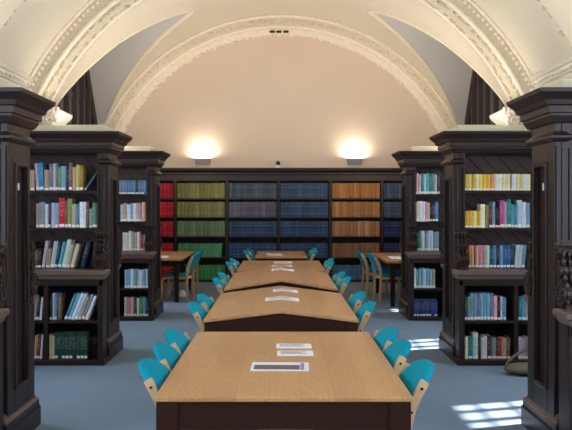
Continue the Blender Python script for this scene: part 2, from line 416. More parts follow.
# trim_7/8: cornice along the nave side walls
for s, nm in ((-1,'trim_7'),(1,'trim_8')):
    mb = MB(); pr = [(0,3.30),(.05,3.32),(.06,3.38),(.12,3.41),(.12,3.46),(0,3.48)]
    mb.prism([(s*(WX+.02-o), z) for o, z in pr], 'y', Y0, YA)
    q = struct(mb.build(nm, M['plaster']))
    mb = MB(); rd = random.Random(21)
    y = 7.5
    while y < YA-.05:
        mb.blob((s*(WX-.06), y, 3.375+rd.uniform(-.015,.015)), .03, .038, .03, None, 6, 4); y += .075
    arch_child('bead_row', mb, q)
# corbels that carry the chancel arch
def corbel(s, nm):
    mb = MB()
    xs = lambda a, b: (s*a, s*b) if s > 0 else (s*b, s*a)
    mb.prism([(s*3.74,3.02),(s*3.45,3.10),(s*3.20,2.98),(s*3.22,2.92),(s*3.36,2.80),(s*3.44,2.62),(s*3.74,2.55)], 'y', YA-.08, YA+.62)
    o = struct(mb.build(nm, M['relief'], bevel=.02))
    mb = MB()
    for cx, cz, r in ((3.37,2.83,.11),(3.56,2.82,.09)):
        for q in range(22):
            a = q*.55; rr = r*(1-q/26)
            mb.blob((s*cx+rr*math.cos(a), YA-.10, cz+rr*math.sin(a)), .03, .03, .03, None, 6, 4)
        mb.cyl((s*cx,cz),'y',r*.95,YA-.085,YA-.02)
    for q in range(8): mb.blob((s*(3.24+.06*q), YA-.09, 2.985+.015*(q%2)), .034,.03,.05,None,6,4)
    arch_child('carved_scroll', mb, o)
corbel(-1,'trim_9'); corbel(1,'trim_10')

# dark windows of the side cells
def lunette(s, nm):
    zs = [5.06-(5.06-2.3)*i/30 for i in range(31)]
    def outline(inset, zlow):
        R = [(CELLY+max(cellw(z)-inset,0), z-inset*.4) for z in zs if z > zlow]; 
        return R + [(R[-1][0], zlow)] + [(2*CELLY-R[-1][0], zlow)] + [(2*CELLY-p[0], p[1]) for p in R[::-1][:-1]]
    pane = MB(); pl = outline(.12, 2.45); x0 = s*(WX-.02)
    pane.prism(pl, 'x', min(x0, x0+s*.012), max(x0, x0+s*.012))
    fr = MB()
    out = [(x0-s*.02, y, z) for y, z in outline(.10,2.45)]
    fr.tube(out+[out[0]], .06, 6)
    for q in (-1.0,-.45,.08,.58,1.05):
        zt = 4.75
        while cellw(zt) < abs(q)+.12: zt -= .05
        fr.box(x0-.05, x0+.05, CELLY+q-.05, CELLY+q+.05, 2.45, zt)
    for z in (2.9,):
        fr.box(x0-.04,x0+.04,CELLY-1.5,CELLY+1.5,z-.03,z+.03)
    o = struct(fr.build(nm, M['wood_win'], smooth=False))
    p = pane.build('window_pane', M['windark'], o); p['kind'] = 'structure'
lunette(-1,'window_8'); lunette(1,'window_9')

# ------------------------------------------------------------------ bookcases that stand out from the side walls
BX = 1.80; BL = WX-.02-BX               # aisle face, length to the wall
def make_bookcase(s):
    root = empty('bookcase', (s*BX,0,0))
    W, I = M['oak'], M['oak_in']
    def B(mb,u0,u1,y0,y1,z0,z1):
        a, b = s*u0, s*u1; return mb.box(min(a,b),max(a,b),y0,y1,z0,z1)
    def LP(mb,u0,u1,y0,y1,prof):
        a, b = s*u0, s*u1; return mb.loop(min(a,b),max(a,b),y0,y1,prof)
    U = BL
    # plinth of the end panel
    LP(MB(),.03,.20,-.33,.26,[(.06,0),(.06,.13),(.05,.15),(.05,.18)]).build('plinth', W, root)
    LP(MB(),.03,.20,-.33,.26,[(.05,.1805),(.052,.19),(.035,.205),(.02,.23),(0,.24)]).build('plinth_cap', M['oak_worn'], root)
    # end panel: stiles, rails, recessed field
    mb = MB(); y0, y1 = -.29, .17
    B(mb,0,.05,y0,y0+.13,.2,2.17); B(mb,0,.05,y1-.055,y1,.2,2.17); B(mb,0,.05,y0+.13,y1-.055,.2,.36); B(mb,0,.05,y0+.13,y1-.055,1.90,2.17); B(mb,0,.0495,y1-.001,.27,.2,.90)
    ep = mb.build('end_panel', W, root, bevel=.006)
    mb = MB(); B(mb,.03,.049,y0+.12,y1-.05,.34,1.92); mb.build('recessed_field', W, ep)
    mb = MB()
    for (a,b,c,d) in ((y0+.13,y0+.155,.36,1.90),(y1-.08,y1-.055,.36,1.90),(y0+.155,y1-.08,.36,.385),(y0+.155,y1-.08,1.875,1.90)): B(mb,-.012,.03,a,b,c,d)
    mb.build('panel_bead', W, ep, bevel=.006)
    mb = MB(); B(mb,.02,.031,-.03,0,1.715,1.765); mb.build('number_plate', M['plate'], ep, label='small pale number plate')
    # neck moulding
    LP(MB(),0,.083,-.29,.17,[(0,2.03),(.02,2.04),(.035,2.055),(.035,2.07),(.012,2.085),(0,2.10)]).build('neck_moulding', W, root)
    # lower cabinet
    lf, lb = -.60, .34
    mb = MB(); B(mb,-.03,U,lf-.02,-.36,0,.055); mb.build('base_board', W, root, bevel=.006)
    mb = MB(); B(mb,.05,U,-.35,lb+.02,0,.054); mb.build('base_board', W, root, bevel=.006)
    mb = MB()
    B(mb,-.01,.03,lf,-.40,.055,.865); B(mb,.0295,.05,lf+.02,-.291,.055,.865); mb.build('side_panel', W, root, bevel=.004)
    mb = MB(); B(mb,.052,.10,.271,lb,.055,.865); mb.build('side_panel', W, root, bevel=.004)
    for u in (.545,1.22,U-.04):
        mb = MB(); B(mb,u,u+.04,lf+.01,-.10,.055,.865); B(mb,u,u+.04,.08,lb-.01,.055,.865); mb.build('divider', W, root)
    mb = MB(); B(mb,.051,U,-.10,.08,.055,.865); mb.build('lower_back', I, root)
    mb = MB(); B(mb,.03,U,lf+.015,-.30,.42,.447); B(mb,.052,U,-.30,-.10,.42,.447); B(mb,.052,U,.08,lb-.015,.42,.447); mb.build('lower_shelf', W, root)
    mb = MB(); B(mb,-.01,U,lf,lf+.04,.80,.865); mb.build('rail', W, root)
    mb = MB(); B(mb,.052,U,lb-.04,lb,.80,.865); mb.build('rail', W, root)
    # ledge
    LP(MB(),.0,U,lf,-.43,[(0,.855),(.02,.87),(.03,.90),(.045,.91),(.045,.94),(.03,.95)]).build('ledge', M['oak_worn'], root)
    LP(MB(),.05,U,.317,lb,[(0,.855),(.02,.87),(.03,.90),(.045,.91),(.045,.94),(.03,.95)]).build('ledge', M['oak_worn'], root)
    mb = MB(); B(mb,.051,U,-.43,.27,.90,.9495); mb.build('bottom_board', W, root)
    # upper case: posts, shelves, back
    for (a,b) in ((y0,y0+.10),(y1-.10,y1)):
        mb = MB(); B(mb,.0505,.12,a,b,.95,2.17); po = mb.build('corner_post', W, root, bevel=.004)
        f = a if a < 0 else b; sg = -1 if a < 0 else 1
        mb = MB(); 
        for (c,d,e,g_) in ((.012,.026,1.37,2.0),(.098,.112,1.37,2.0),(.012,.112,1.99,2.005),(.012,.112,1.37,1.385)): B(mb,c,d,min(f,f+sg*.012),max(f,f+sg*.012),e,g_)
        mb.build('post_bead', W, po)
    mb = MB(); B(mb,.051,U,-.085,-.055,.95,2.17); mb.build('upper_back', M['planks'], root)
    for u in (1.20,U-.04):
        mb = MB(); B(mb,u,u+.04,y0+.02,y1-.02,.95,2.17); mb.build('divider', W, root)
    for z in (1.37,1.76):
        mb = MB(); B(mb,.052,U,y0+.015,-.085,z-.026,z); B(mb,.052,U,-.055,y1-.015,z-.026,z); mb.build('shelf', W, root)
    # frieze and cornice
    mb = MB(); B(mb,0,U,y0,y1,2.17,2.25); mb.build('frieze', W, root)
    mb = MB(); LP(mb,0.02,U,y0+.02,y1+.02,[(0,2.14),(.035,2.16),(.06,2.20),(.06,2.215),(.075,2.22),(.075,2.262),(.095,2.27),(.105,2.30),(.15,2.345),(.155,2.37),(0,2.37)]); mb.build('cornice', W, root)
    mb = MB(); B(mb,.06,U,y0+.03,y1-.03,2.37,2.45); mb.build('top_slab', M['stone'], root, bevel=.008, label='pale stone coloured slab')
    # carved consoles
    for sg, yf in ((-1,y0),(1,y1)):
        k = MB(); yy = lambda d: yf+sg*d; a, b = sorted((s*.0,s*.12))
        def cyl(d,z,r,x0=a,x1=b): k.cyl((yy(d),z),'x',r,x0,x1,18)
        cyl(.105,1.035,.085); cyl(.075,1.185,.05); cyl(.055,1.305,.042)
        k.prism([(yy(0),.95),(yy(.19),.95),(yy(.19),.965),(yy(.16),1.0),(yy(.11),1.15),(yy(.08),1.2),(yy(.08),1.31),(yy(.04),1.345),(yy(0),1.345)],'x',a+.012,b-.012)
        for d,z,r in ((.105,1.035,.085),(.055,1.305,.042)):
            for xx in (a,b):
                for q in range(14):
                    t = q*.5; rr = r*(.9-q*.055)
                    k.blob((xx, yy(d+rr*math.cos(t)), z+rr*math.sin(t)), .012,.012,.012,None,6,4)
        for q in range(7):
            z = .99+q*.05; d = [.175,.19,.17,.14,.12,.115,.105][q]
            for xx in (a+.025,(a+b)/2,b-.025): k.blob((xx, yy(d-.005), z), .014,.02,.032,None,6,4)
        k.build('carved_console', W, root)
    return root
CY = [5.43, 8.43, 11.43]
LB = make_bookcase(-1); RBk = make_bookcase(1)
grp = 'dark oak bookcases standing out from the side walls'
for s, proto in ((-1,LB),(1,RBk)):
    side = 'left' if s < 0 else 'right'
    for i, c in enumerate(CY):
        o = proto if i == 0 else copy_tree(proto)
        o.location.y = c
        lab = {0:'dark carved oak bookcase end filling the %s edge of the picture, nearest the camera',
               1:'tall dark oak bookcase in the middle on the %s, with five shelves of books',
               2:'farthest of the three dark oak bookcases on the %s, before the side table'}[i] % side
        tag(o, lab, 'bookcase', grp)

# ------------------------------------------------------------------ books
cov = MB()
N_ = 5
outer = [(-.5,1)] + [(-.5+i/N_, .055*(abs(-1+2*i/N_))**2) for i in range(N_+1)] + [(.5,1)]
inner = [(.40,1),(.40,.10),(-.40,.10),(-.40,1)]
cov.prism(outer+inner, 'z', 0, 1)
COVER = cov.mesh('book', M['book'])
PAGES = MB().box(-.40,.40,.10,.97,.012,.975).mesh('page_block', M['pages'])
LABEL = MB().box(-.40,.40,-.004,.06,.03,.13).mesh('spine_label', M['lab'])
VCOVER = cov.mesh('bound_volume', M['volume'])
def add_book(name, x, y, z, w, d, h, col, lean=0.0, lab=True, me=None, parts=True):
    o = bpy.data.objects.new(name, me or COVER); C.objects.link(o)
    o.location = (x,y,z); o.scale = (w,d,h); o.rotation_euler = (0,lean,0); o.color = col
    if parts:
        p = bpy.data.objects.new('page_block', PAGES); C.objects.link(p); p.parent = o
        if lab:
            l = bpy.data.objects.new('spine_label', LABEL); C.objects.link(l); l.parent = o
    return o
COL = dict(
 tan=(176,150,128), lilac=(190,180,200), blue=(42,126,176), slate=(96,116,140), pink=(205,165,165), teal=(36,130,140), olive=(128,138,84),
 sky=(120,165,195), white=(215,220,228), brown=(110,84,68), yellow=(205,190,110), mustard=(150,120,50), grey=(140,150,160), navy=(36,48,84),
 red=(190,28,52), beige=(190,178,150), green=(70,140,104), black=(28,26,32), cream=(224,214,176), pale=(180,200,215), steel=(78,122,164),
 gold=(212,170,60), orange=(206,130,70), peach=(222,170,140), rose=(225,150,165), magenta=(170,74,140), aqua=(80,170,185), plum=(66,44,74),
 mint=(184,206,196), sage=(140,158,140), maroon=(110,34,40), forest=(30,66,62), lemon=(226,206,112), dteal=(28,76,88), cobalt=(40,90,160),
 paleyellow=(228,220,170), bluegrey=(128,156,176), royal=(46,66,140))
CNAME = dict(lilac='pale lilac', slate='slate blue', sky='sky blue', pale='pale blue', steel='steel blue', navy='navy blue', beige='beige', rose='rose pink', pink='dusty pink',
 aqua='light teal', plum='dark plum', mint='pale mint', sage='sage green', forest='dark green', lemon='lemon yellow', dteal='dark teal', cobalt='bright blue',
 paleyellow='pale yellow', bluegrey='blue grey', royal='royal blue', olive='olive green', white='white')
ORD = 'first second third fourth fifth sixth seventh eighth ninth tenth eleventh twelfth thirteenth fourteenth fifteenth sixteenth seventeenth eighteenth'.split()
SH = ['bottom shelf','second lowest shelf','ledge','second shelf down','top shelf']
SHZ = [.055,.447,.95,1.37,1.76]
CASE = {(-1,1):'middle left bookcase',(1,1):'middle right bookcase',(-1,2):'far left bookcase',(1,2):'far right bookcase'}
def row(side, case, shelf, spec, start=.125, gap=.0015, seed=0):
    """spec in order from the aisle outwards: 'colour:width_mm:height_mm[:lean_deg]' (lean > 0: top towards the aisle), '_mm' a gap"""
    rd = random.Random(seed + shelf*10 + case*100 + (side+1)*1000)
    y = CY[case] + (-.265 if shelf >= 2 else -.565); z = SHZ[shelf]
    u = start; n = 0; prev = 0.0; prevh = 0
    for it in spec.split():
        if it[0] == '_': u += float(it[1:])/1000; prev = 0; continue
        p = it.split(':'); c = COL[p[0]]; w = float(p[1])/1000; h = float(p[2])/1000; ln = math.radians(float(p[3])) if len(p) > 3 else 0.0
        j = rd.uniform(-.06,.06); col = srgb(*[max(0,min(255,v*(1+j))) for v in c])
        # u axis grows away from the aisle; ln > 0: top leans towards the aisle
        if ln > 0:
            if prev <= 0: u += h*math.sin(ln)
            elif ln > prev: u += h*(math.sin(ln)-math.sin(prev))
            pu = u; cu = pu + w*math.cos(ln)/2; zz = z + w*math.sin(ln)/2; u = pu + w/math.cos(ln) + gap
        elif ln < 0:
            a = -ln; pu = u + w/math.cos(a); cu = pu - w*math.cos(a)/2; zz = z + w*math.sin(a)/2; u = pu + gap
        else:
            if prev < 0: u += prevh*math.sin(-prev)
            cu = u + w/2; zz = z; u += w + gap
        prev, prevh = ln, h
        d = min(.16, .11+h*.2)
        rot = ln*(-side)          # right case: leaning to the aisle means the top goes to -x
        o = add_book('book', side*(BX+cu), y + rd.uniform(0,.012), zz+.0004, w, d, h, col, rot, lab=(rd.random() < .92))
        nm = CNAME.get(p[0], p[0])
        tag(o, '%s %s book, %s from aisle%s, %s of %s' % (('tall' if h > .262 else 'short' if h < .2 else 'upright') if not ln else 'leaning', nm, ORD[n], ' beyond divider' if start > .5 else '', SH[shelf], CASE[(side,case)]),
            'book', 'books on the %s of the %s' % (SH[shelf], CASE[(side,case)]))
        n += 1
# middle left bookcase (listed from the aisle = picture right, outwards)
row(-1,1,4,'slate:12:225:34 _4 mustard:40:262 yellow:36:268 tan:36:245 brown:36:290 navy:30:255 sky:50:258 olive:28:245 teal:22:292 pink:28:285 slate:40:280 tan:48:218 blue:50:290:-4 lilac:34:285:-4 tan:34:215 beige:26:215', start=.125)
row(-1,1,3,'green:52:262 grey:30:200 brown:34:240 white:66:272 steel:36:250 beige:42:250 olive:44:305 brown:26:285 red:64:312 sky:38:262 lilac:40:262 navy:24:275 white:34:250 grey:62:270 tan:30:255', start=.125)
row(-1,1,2,'black:36:285:4 _6 navy:44:282:14 _4 cream:42:250:15 beige:36:245:12 mint:46:295:12 aqua:40:270:12 dteal:30:270:9 pale:46:275:9 tan:40:200:6 lilac:34:280:8 black:40:205 brown:28:190 black:34:270', start=.125)
row(-1,1,1,'white:30:262:22 grey:34:268:22 tan:28:250:22 pale:34:280:22 white:30:285:22 sky:30:280:22 teal:32:278:22 _22 brown:44:262 steel:22:272 pale:22:268 black:26:250', start=.053)
row(-1,1,1,'white:26:230:6 black:30:240:6 grey:26:225:6', start=.592)
row(-1,1,0,'_100 forest:36:262 forest:36:262 forest:36:262 forest:36:262 forest:36:262 forest:36:262 forest:36:262 forest:36:262 forest:36:262 cream:26:230 cream:24:245', start=.053)
row(-1,1,0,'white:24:240:5 maroon:34:230:5 tan:28:235:5', start=.592)
# middle right bookcase (from the aisle = picture left, outwards)
row(1,1,4,'gold:36:172 lemon:38:172 gold:34:172 paleyellow:36:172 lemon:36:172 gold:40:170 gold:38:170 orange:44:170 white:40:174 cream:38:174 paleyellow:42:174 paleyellow:40:174 orange:16:168 white:40:174 cream:38:174 lemon:36:172 white:36:173 paleyellow:36:172', start=.125)
row(1,1,3,'gold:42:178 gold:40:178 lemon:42:178 gold:34:178 cream:48:248 olive:40:240 maroon:34:235 sky:28:272 black:24:220 black:24:200 magenta:42:288 pink:28:275 teal:44:298 aqua:26:250 steel:34:240 pale:50:290 white:40:270 sky:40:262', start=.125)
row(1,1,2,'cream:36:222 orange:28:234 peach:28:232 brown:14:230 peach:32:232 rose:48:234 pink:26:234 mint:38:234 dteal:36:236 steel:36:236 navy:30:230 sky:34:236 cobalt:32:232 cobalt:44:236 dteal:34:228 pale:34:240:-6 white:34:235:-6 sky:36:238:-6', start=.125)
row(1,1,1,'dteal:30:230 sage:26:235 bluegrey:32:272 bluegrey:32:272 slate:32:272 bluegrey:32:272 aqua:32:272 bluegrey:32:272 slate:34:272 rose:38:245 black:26:232 white:22:235 steel:34:228', start=.053)
row(1,1,1,'teal:38:238 aqua:38:235 pink:36:240 slate:36:238', start=.592)
row(1,1,0,'cream:36:222 teal:46:228 mint:56:262 forest:24:222 white:28:218 cream:32:230 plum:44:236 sage:44:214 forest:20:222 red:34:205 tan:46:206 brown:40:218', start=.053)
row(1,1,0,'pale:38:222 rose:34:205 grey:36:220', start=.592)
# far left bookcase
row(-1,2,4,'steel:38:200 slate:38:200 steel:38:200 navy:38:200 slate:38:200 steel:38:200 steel:38:200 slate:38:200 steel:38:200 slate:38:200', start=.125)
row(-1,2,3,'peach:54:275 grey:30:240 pink:48:265 white:44:258 sky:40:262 white:44:240 tan:50:262 pale:40:240', start=.14)
row(-1,2,2,'sky:30:235 red:44:245 white:40:268 beige:40:262 tan:36:260 white:48:280 cream:40:255 pale:42:260', start=.14)
row(-1,2,1,'pale:40:265 sky:40:262 white:42:248 beige:30:260 aqua:44:265 white:44:260 sky:40:262 bluegrey:40:250', start=.05)
row(-1,2,0,'navy:36:240 aqua:40:262 green:44:268 cream:34:250 dteal:44:260 rose:40:262 tan:46:256 pink:40:260', start=.05)
# far right bookcase
row(1,2,4,'rose:36:300 mint:32:280 teal:38:300 pale:34:285 aqua:40:300 green:36:290 steel:34:300 beige:40:280 navy:36:290', start=.135)
row(1,2,3,'cream:44:280 white:44:292 white:38:285 rose:32:280 beige:34:270 black:32:250 plum:40:255 steel:44:280', start=.135)
row(1,2,2,'dteal:34:262 green:38:290 white:42:282 bluegrey:36:255 pale:42:282 mint:40:286 grey:40:260 sky:40:270', start=.14)
row(1,2,1,'white:34:275 green:28:262 bluegrey:40:270 sky:36:282 white:32:262 aqua:36:275 grey:44:258 sage:40:260', start=.05)
row(1,2,0,'royal:40:232 royal:40:232 navy:40:232 royal:40:232 royal:40:232 navy:40:232 royal:40:232 royal:40:232', start=.05)

# ------------------------------------------------------------------ long bookcase across the back wall
FY = 16.2; UX = [-3.275+1.075*i for i in range(7)]; UX = [x for x in UX]
SZ = [.05,.51,.95,1.35,1.74]
bk = empty('long_bookcase', (0,FY,0))
tag(bk, 'long dark bookcase across the back wall filled with bound volumes sorted by colour', 'bookcase'); bk['kind'] = 'thing'
X0, X1 = -3.68, 3.68
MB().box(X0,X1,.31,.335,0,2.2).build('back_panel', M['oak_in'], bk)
MB().box(X0,X1,-.015,.31,0,.05).build('plinth', M['oak'], bk)
mb = MB(); mb.loop(X0+.03,X1-.03,.03,.30,[(0.03,2.10),(.03,2.22),(.045,2.235),(.045,2.27),(.075,2.30),(.085,2.34),(.085,2.37),(0,2.37)])
mb.v = [(x,min(y,.335),z) for x,y,z in mb.v]; mb.build('cornice', M['oak'], bk)
for x in UX + [X0+.03, X1-.03]:
    MB().box(x-.028,x+.028,0,.31,.05,2.11).build('upright', M['oak'], bk, bevel=.004)
xs_ = sorted(UX+[X0+.03,X1-.03])
for z in SZ[1:]:
    MB().box(X0,X1,.01,.31,z-.03,z).build('shelf', M['oak'], bk, bevel=.003)
bays = [
 (UX[0],UX[1],'red bay',['red']*5,[(186,26,50)]*5,(8,13)),
 (UX[1],UX[2],'green bay',['olive','olive','sage green','leaf green','bright green'],[(138,136,82),(134,136,84),(112,138,100),(84,152,106),(70,152,88)],(0,13)),
 (UX[2],UX[3],'navy bay',['slate teal','lavender grey','navy blue','dark blue','dark blue'],[(74,90,104),(98,98,116),(52,72,106),(46,76,116),(38,62,104)],(0,13)),
 (UX[3],UX[4],'steel blue bay',['steel blue','denim blue','denim blue','dark blue','dark blue'],[(60,86,118),(56,80,114),(48,76,112),(44,72,110),(38,62,100)],(0,13)),
 (UX[4],UX[5],'tan bay',['tan orange','tan orange','light tan','chestnut brown','mid blue'],[(188,128,74),(190,132,80),(180,126,84),(142,98,74),(70,108,146)],(0,13)),
 (UX[5],UX[6],'slate bay',['slate grey blue','slate grey blue','navy blue','navy blue','navy blue'],[(72,94,122),(78,96,122),(40,52,112),(38,56,104),(36,54,100)],(0,5))]
ROWN = ['top shelf','second shelf down','third shelf down','fourth shelf down','bottom shelf']
for (xa,xb,bn,names,cols,(s0,s1)) in bays:
    wid = .0775
    for r in range(5):
        z = SZ[4-r]
        rd = random.Random(ord(bn[0]) + r*7 + int(xa*100))
        tilt = math.radians(7) if (bn == 'green bay' and r == 3) else 0
        for q in range(s0, s1):
            if r == 4 and bn == 'navy bay' and q > 4: continue
            if r == 4 and bn == 'steel blue bay' and q < 9: continue
            w = wid-.002; h = .315 + (0 if r in (0,1,2) else -.02) + rd.uniform(-.004,.004)
            if tilt: h -= .01
            j = rd.uniform(-.12,.10); c = cols[r]
            if bn == 'tan bay' and r == 2 and 7 <= q <= 9: c = (190,140,112)
            x = xa+.03+wid*(q+.5) - (.030 if tilt else 0)
            if tilt and q == 12: continue
            o = add_book('bound_volume', x if not tilt else xa+.032+w*math.cos(tilt)/2+ q*w/math.cos(tilt)*1.004, FY+.03, z+(w*math.sin(tilt)/2 if tilt else 0)+.0004, w, .2, h, srgb(*[max(0,min(255,v*(1+j))) for v in c]), tilt*1.0, me=VCOVER, parts=False)
            odd = (bn == 'tan bay' and r == 2 and 7 <= q <= 9)
            nm = 'pinkish tan' if odd else names[r]
            if tilt: nm = 'leaning ' + nm
            tag(o, '%s bound volume on the %s of the %s, back wall' % (nm, ROWN[r], bn), 'bound volume', '%s volumes on the %s of the %s' % (nm, ROWN[r], bn))

# little camera on the back bookcase and the wall lamps
t = empty('dome_camera', (-.06,FY+.05,2.37)); tag(t, 'tiny black ball camera on a white foot on top of the back bookcase', 'camera')
MB().cyl((0,0),'z',.055,0,.06,20).build('foot', M['paper'], t, bevel=.005)
MB().blob((0,0,.10),.05,.05,.05,None,20,12).build('ball', M['black'], t, smooth=True)
for s, nm in ((-1.66,'left'),(1.56,'right')):
    t = empty('wall_lamp', (s,YB,2.46)); tag(t, 'grey box shaped uplight glowing on the back wall, %s one of the pair' % nm, 'wall lamp', 'uplights on the back wall')
    mb = MB(); h0, h1 = 0, .12
    mb.add([(-.15,0,h0),(.15,0,h0),(.12,-.09,h0),(-.12,-.09,h0),(-.17,0,h1),(.17,0,h1),(.15,-.13,h1),(-.15,-.13,h1)],
           [(0,1,2,3),(0,1,5,4),(1,2,6,5),(2,3,7,6),(3,0,4,7)])
    so = mb.build('lamp_shade', M['metal'], t); sm = so.modifiers.new('wall','SOLIDIFY'); sm.thickness = .006
    MB().cyl((-.055,.06),'x',.012,-.1,.1,10).build('lamp_tube', M['lampglow'], t)
    t.location.y = YB-.001

# ------------------------------------------------------------------ reading tables
def make_table(loc, W, L, ridge, label):
    t = empty('reading_table', loc); tag(t, label, 'table', 'reading tables in a row down the aisle')
    th, zt = .025, .727; hw, hl = W/2, L/2
    top = MB()
    if ridge: poly = [(-hw,zt-th),(0,zt-th+ridge),(hw,zt-th),(hw,zt),(.03,zt+ridge-.003),(0,zt+ridge),(-.03,zt+ridge-.003),(-hw,zt)]
    else: poly = [(-hw,zt-th),(hw,zt-th),(hw,zt),(-hw,zt)]
    top.prism(poly,'y',-hl,hl); tp = top.build('tabletop', M['tabletop'], t, bevel=.006)
    zz = zt-th-.0006; a = .018
    for y in (-hl+a, hl-a-.03):
        if ridge: MB().prism([(-hw+.10,.57),(hw-.10,.57),(hw-.10,zz+ridge*.10/hw),(0,zz+ridge),(-hw+.10,zz+ridge*.10/hw)],'y',y,y+.03).build('end_apron', M['apron'], t)
        else: MB().box(-hw+.10,hw-.10,y,y+.03,.57,zz).build('end_apron', M['apron'], t)
    for x in (-hw+.085, hw-.115): MB().box(x,x+.03,-hl+.12,hl-.12,.58,zz).build('side_apron', M['apron'], t)
    for sx in (-1,1):
        for sy in (-1,1):
            g = MB(); cx, cy = sx*(hw-a-.04), sy*(hl-a-.04)
            g.loop(cx-.03,cx+.03,cy-.03,cy+.03,[(0,0),(0,.05),(.004,.06),(.02,.55),(.02,zz+.0)])
            g.build('leg', M['apron'], t, bevel=.004)
    return t
T = [((.012,4.535,0),1.20,1.85,0,'nearest table, flat honey oak top with dark apron, in the foreground'),
     ((0,6.91,0),1.20,1.80,.075,'second table from the camera, its oak top ridged along the middle'),
     ((0,9.14,0),1.20,1.88,.10,'third table from the camera, oak top with a raised ridge'),
     ((0,11.36,0),1.20,1.90,0,'fourth table from the camera, wide flat oak top'),
     ((0,13.95,0),.88,1.70,0,'farthest and narrowest table of the row, before the back bookcase')]
for a in T: make_table(*a)
# papers
def paper(x, y, w, d, z, rz, kind, label, bend=0.0, grp=None):
    if kind == 'card':
        t = empty('table_card', (x,y,z), rz)
        MB().box(-w/2,w/2,-d/2,d/2,0,.003).build('card', M['paper'], t)
        MB().box(-w/2+.016,w/2-.05,-d/2+.018,d/2-.075,.003,.0036).build('printed_image', M['print'], t, label='dark grey printed picture')
        MB().box(w/2-.046,w/2-.026,-d/2+.015,d/2-.02,.003,.0036).build('colour_strip', M['lavender'], t)
        tag(t, label, 'card')
    else:
        mb = MB(); n = 8
        if bend:
            pr = [(a, -abs(a+x)*bend) for a in sorted([-w/2+w*i/n for i in range(n+1)]+[-x])]
            poly = [(a, b+.001) for a, b in pr] + [(a, b+.003) for a, b in pr[::-1]]
            mb.prism(poly,'y',-d/2,d/2)
        else: mb.box(-w/2,w/2,-d/2,d/2,0,.003)
        t = mb.build('leaflet', M['paper'], None, (x,y,z)); t.rotation_euler = (0,0,rz)
        tag(t, label, 'leaflet', grp)
        tl = MB()
        for k in range(3):
            yy = d*(.22-.2*k); x1 = w*(.3-.1*(k%2))
            if bend:
                f = lambda a: -abs(a+x)*bend+.0034
                q = [-w*.4, -x, x1]
                tl.add([(a,yy,f(a)) for a in q]+[(a,yy+d*.08,f(a)) for a in q],[(0,1,4,3),(1,2,5,4)])
            else: tl.box(-w*.4,x1,yy,yy+d*.08,.003,.0034)
        tl.build('printed_lines', M['print'], t)
zT = .7274
paper(.08,4.90,.22,.14,zT,0,'s','farther of two small white leaflets on the nearest table')
paper(.085,4.66,.215,.14,zT,0,'s','nearer of two small white leaflets on the nearest table')
paper(-.005,4.28,.315,.21,zT,-.03,'card','laminated landscape card with dark picture on the nearest table')
b2 = .075/.6; b3 = .10/.6
paper(.04,7.42,.235,.21,.8038,0,'s','farther white leaflet bent over the ridge of the second table',b2)
paper(.01,6.78,.29,.22,.8038,0,'s','nearer white leaflet bent over the ridge of the second table',b2)
paper(.02,9.55,.27,.30,.8290,0,'s','white leaflet bent over the ridge of the third table',b3)
paper(.03,11.9,.27,.28,zT,0,'s','farther white leaflet on the fourth table')
paper(.02,11.2,.28,.30,zT,.05,'s','nearer white leaflet on the fourth table')
paper(-.12,13.75,.26,.55,zT,.12,'s','white sheets lying on the farthest table')

# ------------------------------------------------------------------ chairs
def smoothpath(pts, n=6):
    out = []
    P = [Vector(p) for p in pts]
    for i in range(len(P)-1):
        p0, p1, p2, p3 = P[max(i-1,0)], P[i], P[i+1], P[min(i+2,len(P)-1)]
        for k in range(n):
            t = k/n; out.append(tuple(.5*((2*p1)+(p2-p0)*t+(2*p0-5*p1+4*p2-p3)*t*t+(3*p1-p0-3*p2+p3)*t**3)))
    out.append(tuple(P[-1])); return out
REAR = smoothpath([(-.235,0),(-.215,.2),(-.208,.40),(-.214,.50),(-.242,.62),(-.294,.728),(-.306,.75)])
def yrear(z):
    for (a,b),(c,d) in zip(REAR, REAR[1:]):
        if b <= z <= d: return a+(c-a)*(z-b)/(d-b)
    (a,b),(c,d) = REAR[-2], REAR[-1]; return c+(z-d)*(c-a)/(d-b)
def pad(mb, outline, place, t):
    """upholstered pad: outline (a,b), place(a,b,off)->xyz"""
    n = len(outline); ca = sum(p[0] for p in outline)/n; cb = sum(p[1] for p in outline)/n
    rings = [(.0,t),(.5,t),(.80,t*.93),(.93,t*.72),(.985,t*.38),(1,0),(.985,-t*.38),(.93,-t*.72),(.80,-t*.93),(.5,-t),(.0,-t)]
    vs, fs = [], []
    for s, o in rings:
        for p in outline: vs.append(place(ca+(p[0]-ca)*s, cb+(p[1]-cb)*s, o))
    for r in range(len(rings)-1):
        for i in range(n): fs.append((r*n+i, r*n+(i+1)%n, (r+1)*n+(i+1)%n, (r+1)*n+i))
    mb.add(vs, fs)
